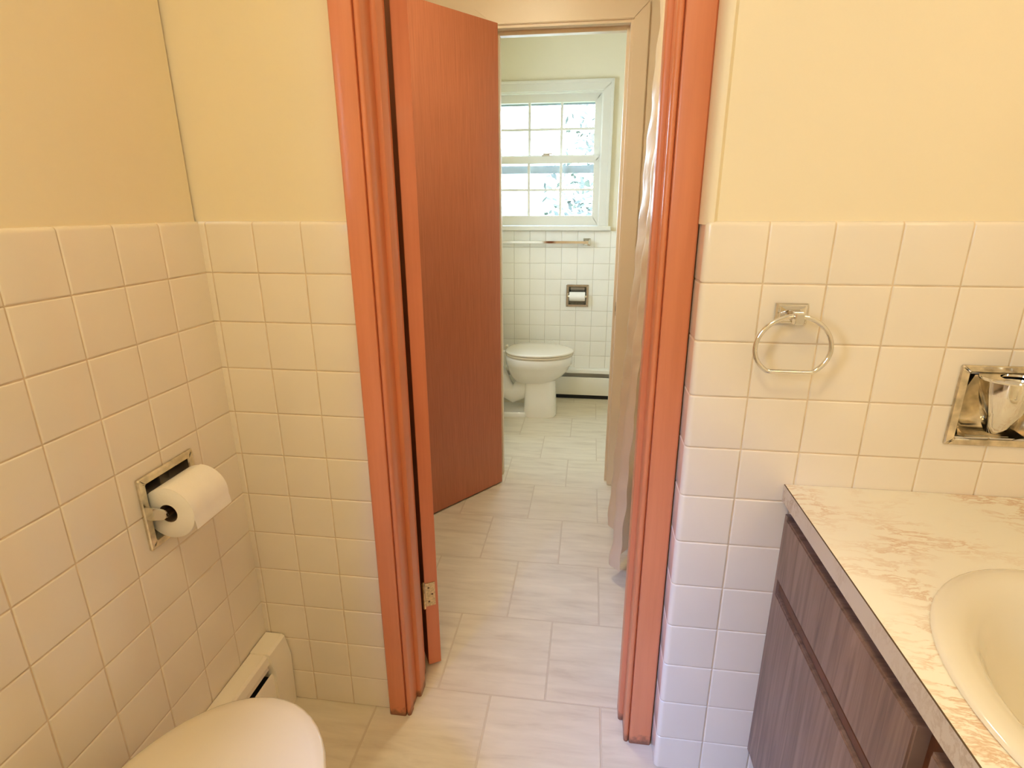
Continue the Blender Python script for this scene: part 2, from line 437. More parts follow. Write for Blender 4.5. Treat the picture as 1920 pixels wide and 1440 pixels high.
# the first column of tiles wraps the rounded corner
def tilefield_path(name, U, V, place, mats, parent, top, seed):
    rr = random.Random(seed); T = .008; g = .0011; bev = .0042
    extra = [0, .004, .02, .04, RET - .001] + [RET + ARC * k / 8 for k in range(9)] + [RET + ARC + .003]
    cu = [(s, .05, 0) for s in extra]
    ds = [0, g, g + .0008, g + .002, bev]
    cu += [(U[1] - d, d, 0) for d in reversed(ds)]
    for i in range(1, len(U) - 1):
        a, b = U[i], U[i + 1]
        cu += [(a + d, d, i) for d in ds[1:]] + [(b - d, d, i) for d in reversed(ds)]
    cv = []
    for i, (a, b) in enumerate(zip(V, V[1:])):
        L = [(a + d, d, i) for d in ds] + [(b - d, d, i) for d in reversed(ds)]
        cv += L[1:] if i else L
    last = cv[-1][0]
    cv = [c for c in cv if c[0] < last - top] + [(last - d, .02, len(V) - 2) for d in (top, top * .7, top * .45, top * .25, top * .1, top * .02, 0)]
    def prof(d):
        if d <= g * 1.001: return T - .0019
        k = min(1, (d - g) / (bev - g)); return T - .0011 * (1 - k) ** 2
    tilt = {(i, j): (rr.uniform(-.006, .006), rr.uniform(-.006, .006), rr.uniform(-.0002, .0002)) for i in range(len(U)) for j in range(len(V))}
    bm = bmesh.new(); grid = []
    for (u, du, iu) in cu:
        row = []
        for (v, dv, iv) in cv:
            h = min(prof(du), prof(dv))
            if du > g * 1.001 and dv > g * 1.001 and iu > 0:
                a, b, c = tilt[iu, iv]
                h += a * (u - (U[iu] + U[iu + 1]) / 2) + b * (v - (V[iv] + V[iv + 1]) / 2) + c
            d = last - v
            if d < top: h *= math.sqrt(max(0, 1 - ((top - d) / top) ** 2))
            row.append(bm.verts.new(place(u, v, h)))
        grid.append(row)
    for i in range(len(cu) - 1):
        for j in range(len(cv) - 1):
            f = bm.faces.new((grid[i][j], grid[i + 1][j], grid[i + 1][j + 1], grid[i][j + 1]))
            gm = max(cu[i][1], cu[i + 1][1]) <= g * 1.001 or max(cv[j][1], cv[j + 1][1]) <= g * 1.001
            f.material_index = 1 if gm else 0
    return obj(name, bm, mats, parent, smooth=50)
wt = tilefield_path('tile_wainscot', Ur, rz, place_r, [M['tile'], M['grout']], wr, .0085, 5)
cut_rect(wt, 0, CUX, CUZ)
bm = bmesh.new()
add_prism(bm, [(1.0555, .006), (1.050, .006), (1.049, -.002), (1.044, -.012), (1.0425, -.030), (1.044, -.052), (1.0475, -.066), (1.053, -.0725), (1.060, -.0745), (1.066, -.069), (1.0555, -.069)], TT - .0045, CEIL)
tag(obj('trim_1', bm, M['paint'], smooth=40), 'cream painted rounded corner bead above the tile right of the doorway', kind='structure')

wallbox('wall_right', [(1.80, 1.92, -2.2, .13, 0, CEIL)], M['paint'], 'wall behind the vanity')
wallbox('wall_back', [(-.13, 1.92, -2.17, -2.05, 0, CEIL)], M['paint'], 'wall behind the viewer')
wallbox('wall_back_low', [(-.008, .50, -1.19, -1.085, 0, .98)], M['paint'], 'low wall behind the near toilet')
# middle room
wallbox('wall_middle_left', [(-.17, -.05, .13, 1.42, 0, CEIL)], M['paint'], 'left wall of the middle room')
wallbox('wall_middle_right', [(1.80, 1.92, .13, 1.42, 0, CEIL)], M['paint'], 'wall behind the bathtub')
wall_with_holes('wall_middle_far', [-.17, .409, .981, 1.92], [0, 2.035, CEIL], [(.409, .981, -1, 2.035)], lambda u, v, k: (u, 1.42 + k, v), .12, M['trimpaint'], 'peach lit wall around the far doorway')
# far bathroom
wall_with_holes('wall_far_left', [1.54, 1.66, 2.12, 2.788], [0, 1.05, 2.0, CEIL], [(1.66, 2.12, 1.05, 2.0)], lambda u, v, k: (.05 - k, u, v), .12, M['paint_far'], 'left wall of the far bathroom')
wallbox('wall_far_right', [(1.35, 1.47, 1.54, 2.788, 0, CEIL)], M['paint_far'], 'right wall of the far bathroom')
ww = wall_with_holes('wall_window', [-.07, .142, FX - HO, FX + HO, .890, 1.47], [0, FZ - HO, FZ + HO, 1.195, 2.035, CEIL], [(.142, .890, 1.195, 2.035), (FX - HO, FX + HO, FZ - HO, FZ + HO)], lambda u, v, k: (u, 2.788 + k, v), .14, M['paint_far'], 'pale wall with the window above white tile in the far bathroom')
wt = tilefield('tile_wainscot', [.05] + [.0975 + .1095 * k for k in range(0, 12)] + [1.35], [0] + [.2014 - .09] + [.1995 + .1086 * k for k in range(0, 9)] + [1.178],
          lambda u, v, h: (u, 2.788 - h, v), [M['tile_far'], M['grout_far']], ww, seed=9)
cut_rect(wt, 0, FX, FZ)

# ------------------------------------------------------------------ near doorway: stained frame and open door
fr = tag(bpy.data.objects.new('door_1', None), 'red stained frame of the near doorway', kind='structure'); link(fr)
def casing_poly(sx, x0):
    """x0 outer edge, sx +1 when the opening lies to +x; profile in (x, y)"""
    w = .0455
    pts = [(0, .0075), (0, -.016), (.003, -.0185), (w - .003, -.0185), (w, -.0165), (w + .001, -.009)]
    for k in range(0, 9):
        a = PI * k / 8
        pts.append((w + .0077 - .0062 * math.cos(a), -.009 - .0066 * math.sin(a)))
    pts += [(w + .0139, .0075)]
    return [(x0 + sx * p, q) for p, q in pts]
def casing_poly_r(x0):
    w = .0535
    pts = [(0, .0075), (0, -.016), (.003, -.0185), (w - .003, -.0185), (w, -.0165), (w + .001, -.009)]
    for k in range(0, 9):
        a = PI * k / 8
        pts.append((w + .0077 - .0062 * math.cos(a), -.009 - .0066 * math.sin(a)))
    pts += [(w + .0139, .0075)]
    return [(x0 - p, q) for p, q in pts]
bm = bmesh.new(); add_prism(bm, casing_poly(1, .3445), 0, 2.10); obj('casing', bm, M['casing'], fr, smooth=35)
bm = bmesh.new(); add_prism(bm, casing_poly_r(1.0435), 0, 2.10); obj('casing', bm, M['casing'], fr, smooth=35)
bm = bmesh.new(); add_prism_axis(bm, [(2.045, .0075), (2.045, -.012), (2.06, -.0185), (2.10, -.0185), (2.10, .0075)], .3445, 1.0435, lambda p, q, a: (a, q, p)); obj('casing', bm, M['casing'], fr)
bm = bmesh.new(); add_box(bm, .385, .4015, .006, .136, 0, 2.04, bev=.0012); obj('jamb', bm, M['casing'], fr)
bm = bmesh.new(); add_box(bm, .9765, .993, .006, .136, 0, 2.04, bev=.0012); obj('jamb', bm, M['casing'], fr)
bm = bmesh.new(); add_box(bm, .4015, .9765, .006, .136, 2.024, 2.04, bev=.0012); obj('jamb', bm, M['casing'], fr)
def stop_poly(x, s):
    return [(x, .048), (x + s * .008, .048), (x + s * .0115, .0505), (x + s * .0125, .055), (x + s * .0125, .090), (x, .090)]
bm = bmesh.new(); add_prism(bm, stop_poly(.4010, 1), 0, 2.03); obj('door_stop', bm, M['casing'], fr, smooth=40)
bm = bmesh.new(); add_prism(bm, stop_poly(.9770, -1), 0, 2.03); obj('door_stop', bm, M['casing'], fr, smooth=40)
# the leaf, swung past a right angle into the middle room
d2 = bpy.data.objects.new('door_2', None); link(d2)
tag(d2, 'red stained door folded back behind the left side of the near doorway, hinge edge showing', kind='structure')
pA, pB = Vector((.4062, .1555, 0)), Vector((.4394, .1747, 0)); dd = Vector((-.5, .866, 0)) * .57
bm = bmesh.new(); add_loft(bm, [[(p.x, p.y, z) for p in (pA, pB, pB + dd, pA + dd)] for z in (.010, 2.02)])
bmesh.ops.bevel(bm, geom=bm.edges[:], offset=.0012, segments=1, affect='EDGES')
leaf = obj('door_leaf', bm, [M['doorred'], M['doorshade']], d2)
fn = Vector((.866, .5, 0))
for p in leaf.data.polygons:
    if abs(p.normal.dot(fn)) > .95 and p.area > .1: p.material_index = 1     # shade-darkened veneer on the two faces, red edges
ed = (pB - pA).normalized(); nd = Vector((ed.y, -ed.x, 0))      # nd points out of the hinge edge
def hinge(z0, z1, parent):
    bm = bmesh.new()
    a = pA + ed * .002 + nd * .0002; b = pA + ed * .030 + nd * .0002
    add_loft(bm, [[(q.x, q.y, z) for q in (a, b, b + nd * .002, a + nd * .002)] for z in (z0, z1)])
    h = obj('hinge', bm, M['brass'], parent, label='brass butt hinge with screw heads')
    k = pA - ed * .0035 + nd * .0035
    bm = bmesh.new(); add_tube(bm, [(k.x, k.y, z0 - .006), (k.x, k.y, z0 - .003), (k.x, k.y, z1 + .003), (k.x, k.y, z1 + .007)], [.002, .0048, .0048, .002], 12)
    obj('hinge_pin', bm, M['brass'], h, smooth=40)
    for i in range(3):
        bm = bmesh.new(); c = pA + ed * (.011 + .010 * (i % 2)) + nd * .0022
        add_tube(bm, [(c.x, c.y, z0 + (z1 - z0) * (.2 + .3 * i)), tuple(c + nd * .0008)[:2] + (z0 + (z1 - z0) * (.2 + .3 * i),)], .003, 10)
        obj('screw', bm, M['card'], h)
hinge(.222, .300, d2); hinge(1.80, 1.88, d2)

# ------------------------------------------------------------------ far doorway: peach frame and brown door
ff = tag(bpy.data.objects.new('door_3', None), 'peach painted frame of the far doorway', kind='structure'); link(ff)
def casing_flat(poly):      # poly in (x, z): outer pair then inner pair
    bm = bmesh.new()
    n = len(poly)
    add_loft(bm, [[(x, 1.4185, z) for x, z in poly], [(x, 1.4045, z) for x, z in poly]])
    bmesh.ops.bevel(bm, geom=bm.edges[:], offset=.0028, segments=2, affect='EDGES')
    return bm
XI0, XI1, XO0, XO1, ZH, ZT = .420, .9675, .336, 1.0385, 2.033, 2.093
obj('casing', casing_flat([(XO1, 0), (XO1, ZT), (XI1 + .010, ZH), (XI1 - .001, 0)]), M['trimpaint'], ff)
obj('casing', casing_flat([(XO0, 0), (XI0, 0), (XI0, ZH), (XO0, ZT)]), M['trimpaint'], ff)
obj('casing', casing_flat([(XO0, ZT), (XI0, ZH), (XI1 + .010, ZH), (XO1, ZT)]), M['trimpaint'], ff)
obj('jamb', box(.9665, .983, 1.412, 1.548, 0, 2.036, bev=.001), M['trimpaint'], ff)
obj('jamb', box(.407, .4235, 1.412, 1.548, 0, 2.036, bev=.001), M['trimpaint'], ff)
obj('jamb', box(.4235, .9665, 1.412, 1.548, 2.022, 2.036, bev=.001), M['trimpaint'], ff)
obj('door_stop', box(.9545, .967, 1.452, 1.487, 0, 2.022, bev=.001), M['trimpaint'], ff)
obj('door_stop', box(.4235, .436, 1.452, 1.487, 0, 2.022, bev=.001), M['trimpaint'], ff)
obj('door_stop', box(.436, .9545, 1.452, 1.487, 2.006, 2.022, bev=.001), M['trimpaint'], ff)
st = obj('strike_plate', box(.9648, .9668, 1.420, 1.446, .855, .915, bev=.0005), M['satin'], ff, label='small dark metal strike plate')
obj('latch_hole', box(.9644, .9655, 1.426, 1.440, .873, .897), M['black'], st)
d4 = bpy.data.objects.new('door_4', None); link(d4)
tag(d4, 'flush red brown wooden door standing open in front of the far doorway', kind='structure')
a2 = Vector((.4435, 1.3625, 0)); dv = Vector((-.5985, -.8011, 0)); nv = Vector((-.8011, .5985, 0)) * .035
bm = bmesh.new()
add_loft(bm, [[(q.x, q.y, z) for q in (a2, a2 + dv * .56, a2 + dv * .56 + nv, a2 + nv)] for z in (.008, 2.028)])
bmesh.ops.bevel(bm, geom=bm.edges[:], offset=.001, segments=1, affect='EDGES')
obj('door_leaf', bm, M['doorwood'], d4)
for z0 in (.22, 1.72):
    bm = bmesh.new(); k = a2 + nv + Vector((.006, .006, 0)); add_tube(bm, [(k.x, k.y, z0), (k.x, k.y, z0 + .09)], .005, 10); obj('hinge', bm, M['brass'], d4, smooth=40)

# ------------------------------------------------------------------ window in the far bathroom
w1 = tag(bpy.data.objects.new('window_1', None), 'white double hung window with small panes in the far bathroom', kind='structure'); link(w1)
YW = 2.78
def ring_bm(x0, x1, z0, z1, wl, wr_, wt, wb, y0, y1, bev=.0015):
    """rectangular frame as one mesh"""
    bm = bmesh.new()
    o = [(x0, z0), (x1, z0), (x1, z1), (x0, z1)]; i = [(x0 + wl, z0 + wb), (x1 - wr_, z0 + wb), (x1 - wr_, z1 - wt), (x0 + wl, z1 - wt)]
    V = {}
    for n, L in (('o', o), ('i', i)):
        for k, (x, z) in enumerate(L):
            for m, y in ((0, y0), (1, y1)): V[n, k, m] = bm.verts.new((x, y, z))
    for k in range(4):
        j = (k + 1) % 4
        for m in (0, 1): bm.faces.new((V['o', k, m], V['o', j, m], V['i', j, m], V['i', k, m]))
        bm.faces.new((V['o', k, 0], V['o', j, 0], V['o', j, 1], V['o', k, 1]))
        bm.faces.new((V['i', k, 0], V['i', j, 0], V['i', j, 1], V['i', k, 1]))
    if bev: bmesh.ops.bevel(bm, geom=bm.edges[:], offset=bev, segments=1, affect='EDGES')
    return bm
obj('window_casing', ring_bm(.080, .9515, 1.2085, 2.085, .066, .066, .055, .0005, YW - .012, YW + .008), M['white'], w1)
bm = ring_bm(.080, .9515, 1.2085, 2.092, .018, .018, .018, .0005, YW - .020, YW - .011); obj('back_band', bm, M['white'], w1)
obj('window_frame', ring_bm(.142, .890, 1.197, 2.033, .010, .010, .010, .012, YW + .001, YW + .135), M['white'], w1)
obj('window_sill', box(.062, .969, YW - .034, YW + .06, 1.1795, 1.2085, bev=.003), M['white'], w1)
def sash(name, z0, z1, gx0, gx1, gz0, gz1, y, th, x0, x1):
    s = obj(name, ring_bm(x0, x1, z0, z1, gx0 - x0, x1 - gx1, z1 - gz1, gz0 - z0, y, y + th, bev=.002), M['white'], w1)
    m = []
    for xx in (gx0 + (gx1 - gx0) / 3, gx0 + 2 * (gx1 - gx0) / 3):
        obj('muntin', box(xx - .0085, xx + .0085, y + .009, y + th - .009, gz0 - .001, gz1 + .001, bev=.002), M['white'], s)
    zz = (gz0 + gz1) / 2
    obj('muntin', box(gx0 - .001, gx1 + .001, y + .010, y + th - .010, zz - .0075, zz + .0075, bev=.002), M['white'], s)
    obj('glass_pane', box(gx0 - .004, gx1 + .004, y + th / 2 - .0015, y + th / 2 + .0015, gz0 - .004, gz1 + .004), M['glass'], s)
    return s
sash('upper_sash', 1.612, 2.030, .202, .836, 1.660, 1.975, YW + .050, .034, .150, .882)
lo = sash('lower_sash', 1.212, 1.652, .200, .841, 1.276, 1.606, YW + .014, .034, .150, .882)
bm = bmesh.new(); add_box(bm, .50, .552, YW + .018, YW + .042, 1.652, 1.661, bev=.002); add_box(bm, .507, .566, YW + .022, YW + .032, 1.661, 1.669, bev=.002)
obj('sash_lock', bm, M['satin'], lo, label='small dark metal sash lock')
obj('storm_frame', ring_bm(.150, .882, 1.205, 2.028, .03, .03, .062, .03, YW + .098, YW + .112), M['storm'], w1)
obj('storm_rail', box(.18, .852, YW + .098, YW + .112, 1.548, 1.598), M['storm'], w1)

# ------------------------------------------------------------------ outdoors behind the window
bm = bmesh.new()
for k in range(13):
    z = .0 + k * .32
    add_prism_axis(bm, [(7.24, z), (7.185, z), (7.20, z + .33), (7.24, z + .33)], -4.2, .20, lambda p, q, a: (a, p, q))
tag(obj('house_siding', bm, M['siding']), 'white clapboard wall of the house outside the window', 'house')
t = thing('leafy_tree', 'pale leafy tree outside the right panes of the window', 'tree', (1.25, 5.6, -.4))
bm = bmesh.new(); add_tube(bm, [(0, 0, -.3), (.03, .02, .9), (-.03, .05, 1.8), (.05, .02, 3.2)], [.10, .08, .06, .02], 10); local(obj('trunk', bm, M['bark'], t, smooth=60))
bm = bmesh.new()
for k in range(2300):
    while True:
        v = Vector((R.uniform(-1, 1), R.uniform(-1, 1), R.uniform(-1, 1)))
        if v.length < 1: break
    c = Vector((v.x * 1.0, v.y * .6, 1.75 + v.z * 1.45))
    ax = Vector((R.uniform(-1, 1), R.uniform(-1, 1), R.uniform(-.6, .6))).normalized(); b2 = ax.orthogonal().normalized() * R.uniform(.016, .03)
    L = ax * R.uniform(.035, .065)
    q = [bm.verts.new(c - L), bm.verts.new(c + b2), bm.verts.new(c + L), bm.verts.new(c - b2)]
    bm.faces.new(q)
fo = local(obj('foliage', bm, M['leaf'], t)); fo['kind'] = 'stuff'
tag(obj('lawn', box(-8, 8, 2.95, 14, -.5, -.4), M['grass']), 'lawn outside the window', kind='structure')

# ------------------------------------------------------------------ toilets
def egg(a, bf, bb, n=48, pw=2.0, pb=2.7):
    out = []
    for k in range(n):
        t = 2 * PI * k / n; c, s = math.cos(t), math.sin(t)
        p = pw if s > 0 else pb
        out.append((a * math.copysign(abs(c) ** (2 / p), c), (bf if s > 0 else bb) * math.copysign(abs(s) ** (2 / p), s)))
    return out
def make_toilet(loc, rotz, label):
    """local +y is forward, the cistern backs on to y = 0, lid top near z = .445"""
    t = thing('toilet', label, 'toilet', loc, rotz)
    cy = .46
    def ring(a, bf, bb, z, oy=0, pw=2.0, pb=2.5): return [(x, cy + oy + y, z) for x, y in egg(a, bf, bb, 48, pw, pb)]
    bm = bmesh.new()
    add_loft(bm, [ring(.135, .185, .165, .405), ring(.172, .222, .20, .412), ring(.181, .230, .205, .405), ring(.183, .232, .206, .39), ring(.181, .229, .204, .355),
                  ring(.176, .222, .20, .348), ring(.166, .205, .19, .315), ring(.145, .172, .175, .275), ring(.122, .138, .16, .25), ring(.107, .118, .15, .235)], cap0=False, cap1=True)
    add_loft(bm, [ring(.135, .185, .165, .405), ring(.12, .165, .15, .36), ring(.07, .09, .08, .25), ring(.03, .04, .04, .22)], cap0=False, cap1=True)
    add_loft(bm, [ring(.098, .106, .08, .262, .012, 3.2, 4), ring(.105, .112, .088, .240, .012, 3.2, 4), ring(.108, .118, .092, .12, .012, 3.4, 4), ring(.112, .124, .098, .015, .012, 3.4, 4), ring(.108, .120, .095, 0, .012, 3.4, 4)])
    bmesh.ops.remove_doubles(bm, verts=bm.verts[:], dist=.0005)
    local(obj('bowl', bm, M['porcelain'], t, smooth=40))
    bm = bmesh.new()
    add_loft(bm, [[(x, .27 + y, z) for x, y in egg(a, .20, .15, 32, 3, 3)] for a, z in ((.108, 0), (.108, .02), (.10, .03))])
    add_tube(bm, [(0, .42, .22), (0, .36, .17), (0, .30, .13), (0, .24, .17), (0, .20, .24), (0, .15, .30), (0, .12, .36)], [.075, .072, .066, .066, .070, .08, .09], 20)
    local(obj('trapway', bm, M['porcelain'], t, smooth=50))
    bm = bmesh.new()
    add_loft(bm, [ring(.176, .226, .20, .412), ring(.184, .236, .205, .415), ring(.186, .238, .206, .422), ring(.184, .236, .205, .428), ring(.175, .226, .20, .4285)])
    local(obj('seat', bm, M['seat'], t, smooth=45))
    bm = bmesh.new()
    def lr(k, z): return ring(.187 * k, .240 * k, .207 * k, z)
    add_loft(bm, [lr(.975, .4292), lr(.995, .4305), lr(1, .435), lr(.995, .4395), lr(.975, .4425), lr(.9, .4445), lr(.6, .447), lr(.25, .448)])
    ld = local(obj('lid', bm, M['seat'], t, smooth=60))
    for s in (-1, 1):
        bm = bmesh.new(); add_tube(bm, [(s * .075 - .022, .247, .434), (s * .075 + .022, .247, .434)], .011, 12); local(obj('hinge', bm, M['seat'], ld, smooth=40))
    tk = local(obj('tank', box(-.225, .225, .012, .185, .40, .745, bev=.022, seg=3), M['porcelain'], t, smooth=50))
    local(obj('tank_lid', box(-.235, .235, .006, .195, .745, .780, bev=.012, seg=3), M['porcelain'], t, smooth=50))
    bm = bmesh.new(); add_tube(bm, [(-.17, .186, .69), (-.17, .202, .69)], .012, 12); add_tube(bm, [(-.17, .202, .69), (-.10, .208, .684)], .005, 10)
    local(obj('flush_lever', bm, M['chrome'], tk, smooth=40))
    return t
make_toilet((.277, -1.086, 0), 0, 'toilet with closed cream lid at the bottom left, next to the paper roll and heater')
make_toilet((.060, 2.40, 0), -PI / 2, 'white toilet seen through the far doorway under the window')

# ------------------------------------------------------------------ paper holders and rolls
def paper_holder(loc, rotz, label, plate):
    """local: plate in the xz plane, facing -y, centre at the origin"""
    t = thing('toilet_paper_holder', label, 'paper holder', loc, rotz)
    h = .0775
    local(obj('face_plate', ring_bm(-h, h, -h, h, .017, .017, .017, .017, -.0075, .0035, bev=.002), plate, t))
    bm = bmesh.new()
    i = h - .017
    # open box set into the wall
    A = [(-i, -i), (i, -i), (i, i), (-i, i)]
    rb = [[(x, -.004, z) for x, z in A], [(x * .985, .02, z * .985) for x, z in A], [(x * .97, .045, z * .97) for x, z in A], [(x * .8, .060, z * .8) for x, z in A]]
    add_loft(bm, rb, cap0=False, cap1=True)
    local(obj('recess', bm, M['satin'], t))
    for s in (-1, 1):
        bm = bmesh.new()
        add_prism_axis(bm, [(-.004, -.015), (-.036, -.010), (-.044, -.004), (-.044, .004), (-.036, .010), (-.004, .015)], s * (i + .001), s * (i + .006), lambda p, q, a: (a, p, q))
        local(obj('post', bm, M['chrome'], t, smooth=30))
    bm = bmesh.new(); add_tube(bm, [(-i - .001, -.036, 0), (i + .001, -.036, 0)], .0085, 16)
    local(obj('roller', bm, M['chrome'], t, smooth=40))
    return t
def paper_roll(loc, rotz, label, r, half, tail):
    t = thing('toilet_paper_roll', label, 'toilet paper', loc, rotz)
    bm = bmesh.new()
    n = 48; ri = .0195
    prof = [(ri, -half), (r - .002, -half), (r, -half + .0015), (r, half - .0015), (r - .002, half), (ri, half), (ri, -half)]
    add_lathe(bm, prof, n, lambda x, y, z: (z, x, y))
    bmesh.ops.remove_doubles(bm, verts=bm.verts[:], dist=.0002)
    local(obj('paper_winding', bm, M['paper'], t, smooth=40))
    bm = bmesh.new(); add_lathe(bm, [(ri - .0002, -half + .001), (ri - .0002, half - .001), (ri - .0014, half - .001), (ri - .0014, -half + .001), (ri - .0002, -half + .001)], n, lambda x, y, z: (z, x, y))
    local(obj('core', bm, M['card'], t, smooth=40))
    if tail:
        bm = bmesh.new(); path = []
        for k in range(13):
            a = PI / 2 + (PI / 2 + .15) * k / 12
            path.append((math.cos(a) * (r + .0012), math.sin(a) * (r + .0012)))
        x, z = path[-1]
        path += [(x - .002, z - .010), (x - .003, z - .022)]
        ins = [(p * (1 - .0006 / r), q * (1 - .0006 / r)) for p, q in path[:13]] + [(p + .0006, q) for p, q in path[13:]]
        poly = path + ins[::-1]
        add_loft(bm, [[(s * half * .998, p, q) for p, q in poly] for s in (-1, 1)])
        local(obj('loose_sheet', bm, M['paper'], t, smooth=50))
    return t
# near: on the left wall, facing +x
paper_holder((-.001, HY, HZ), PI / 2, 'chrome recessed paper holder on the left wall above the heater', M['pitted'])
paper_roll((.037, HY, HZ - .003), PI / 2, 'white paper roll with a loose sheet on the left wall', .0545, .0545, True)
# far: below the window
paper_holder((FX, YW + .001, FZ), 0, 'small dark chrome paper holder on the white tile under the window', M['satin'])
paper_roll((FX, YW - .035, FZ), 0, 'nearly finished white paper roll in the small holder under the far window', .031, .054, False)

# ------------------------------------------------------------------ baseboard heaters
def heater(loc, rotz, label, length, mat, cap_at, damper=True, H=.220):
    """local: runs along +x from 0 to length, wall at y = 0, front towards -y"""
    t = thing('baseboard_heater', label, 'heater', loc, rotz)
    f = lambda p, q, a: (a, p, q)
    L0, L1 = .0, length
    bm = bmesh.new()
    add_prism_axis(bm, [(-.001, .02), (-.003, .02), (-.003, H - .006), (-.040, H - .006), (-.046, H - .009), (-.050, H - .028), (-.0515, H - .028), (-.048, H - .006), (-.042, H), (-.001, H)], L0, L1, f)
    local(obj('back_cover', bm, mat, t, smooth=30))
    bm = bmesh.new()
    add_prism_axis(bm, [(-.0575, H - .064), (-.0535, H - .057), (-.052, H - .058), (-.0565, H - .066), (-.0555, .034), (-.040, .032), (-.040, .029), (-.057, .030)], L0, L1, f)
    local(obj('front_panel', bm, mat, t, smooth=30))
    bm = bmesh.new()
    if damper: add_prism_axis(bm, [(-.030, H - .012), (-.0475, H - .046), (-.0455, H - .047), (-.028, H - .013)], L0 + .005, L1 - .005, f)
    if damper: local(obj('damper', bm, mat, t))
    bm = bmesh.new()
    add_box(bm, L0 + .01, L1 - .01, -.050, -.006, .045, .150)
    local(obj('fin_tube_shade', bm, M['black'], t))  # fin tube as a black block, the slot's shade painted in
    bm = bmesh.new(); add_box(bm, L0, L1, -.048, -.0035, .0, .026); local(obj('toe_gap_shade', bm, M['black'], t))  # black filler paints the shade below the front panel
    for c0, c1 in cap_at:
        bm = bmesh.new()
        add_prism_axis(bm, [(-.001, .0), (-.001, H + .0035), (-.047, H + .0035), (-.0545, H - .002), (-.066, H - .058), (-.0625, .0)], c0, c1, f)
        bmesh.ops.bevel(bm, geom=[e for e in bm.edges if abs(e.verts[0].co.x - e.verts[1].co.x) < 1e-6], offset=.0012, segments=2, affect='EDGES')
        local(obj('end_cap', bm, mat, t, smooth=35))
    return t

heater((.0012, -1.0525, 0), PI / 2, 'cream baseboard heater with end cap low on the left wall', 1.05, M['heater'], [(.973, 1.05)])
heater((.12, YW - .0012, 0), 0, 'white baseboard heater under the far window behind the toilet', 1.20, M['heater_far'], [(1.14, 1.20)], damper=False)

# ------------------------------------------------------------------ vanity, worktop, basin
VX, ZC, VB = 1.247, .7967, -1.275      # worktop front edge, worktop height, near end
SX, SY, SA, SB = 1.502, -.612, .222, .283   # basin centre and half axes
v = thing('vanity_cabinet', 'walnut woodgrain vanity cabinet under the cream worktop', 'cabinet', (1.52, -.67, 0))
bm = bmesh.new()
o_ = [(1.278, .095), (1.795, .095), (1.795, .7605), (1.780, .7605), (1.780, .110), (1.292, .110), (1.292, .7605), (1.278, .7605)]
add_prism_axis(bm, o_, -1.25, -.0785, lambda p, q, a: (p, a, q))
obj('carcass', bm, M['vanity_dark'], v)
obj('side_panel', box(1.292, 1.780, -.094, -.079, .110, .7605), M['vanity_dark'], v)
obj('toe_kick', box(1.325, 1.795, -1.25, -.0785, 0, .0955), M['vanity_dark'], v)
def panel(name, y0, y1, z0, z1):
    bm = bmesh.new(); add_box(bm, 1.2575, 1.278, y0, y1, z0, z1)
    # rounded front edges
    bmesh.ops.bevel(bm, geom=[e for e in bm.edges if all(abs(q.co.x - 1.2575) < 1e-5 for q in e.verts)], offset=.003, segments=2, affect='EDGES')
    return obj(name, bm, M['vanity'], v, smooth=30)
panel('drawer_front', -.567, -.080, .581, .7235)
panel('drawer_front', -1.10, -.600, .581, .7235)
obj('finger_rail', box(1.262, 1.2785, -1.235, -.092, .552, .5765, bev=.004), M['vanity_dark'], v, label='dark finger rail between drawer front and door')
panel('door', -.567, -.080, .100, .548)
panel('door', -1.10, -.600, .100, .548)
obj('end_stile', box(1.2580, 1.278, -.0915, -.0785, .097, .7300), M['vanity'], v)

def worktop():
    bm = bmesh.new(); n = 96
    x0, x1, y0, y1 = VX + .001, 1.797, VB, -.0782
    a, b = SA - .012, SB - .012
    angs = sorted({round(2 * PI * k / n, 5) for k in range(n)} | {round(math.atan2(y - SY, x - SX) % (2 * PI), 5) for x in (x0, x1) for y in (y0, y1)})
    inner, outer = [], []
    for t in angs:
        c, s = math.cos(t), math.sin(t)
        k = 1 / math.sqrt((c / a) ** 2 + (s / b) ** 2); inner.append((SX + c * k, SY + s * k))
        m = min([(x1 - SX) / c if c > 1e-6 else 9, (x0 - SX) / c if c < -1e-6 else 9, (y1 - SY) / s if s > 1e-6 else 9, (y0 - SY) / s if s < -1e-6 else 9])
        outer.append((SX + c * m, SY + s * m))
    rings = [[(x, y, ZC - .034) for x, y in inner], [(x, y, ZC) for x, y in inner], [(x, y, ZC) for x, y in outer], [(x, y, ZC - .034) for x, y in outer], [(x, y, ZC - .034) for x, y in inner]]
    add_loft(bm, rings, cap0=False, cap1=False)
    bmesh.ops.remove_doubles(bm, verts=bm.verts[:], dist=1e-5)
    return bm
wk = thing('worktop', 'cream veined laminate worktop with shade-greyed front edge on the vanity', 'worktop', (1.52, -.67, ZC - .034))
obj('top_surface', worktop(), M['counter'], wk)
obj('front_edge', box(VX - .0005, VX + .0012, VB, -.0782, ZC - .036, ZC - .0014), M['edge'], wk, label='veined edge strip greyed for its shade')
obj('edge_seam', box(VX - .0005, VX + .0013, VB, -.0782, ZC - .0014, ZC - .0001), M['seam'], wk, label='thin brown seam along the worktop edge')

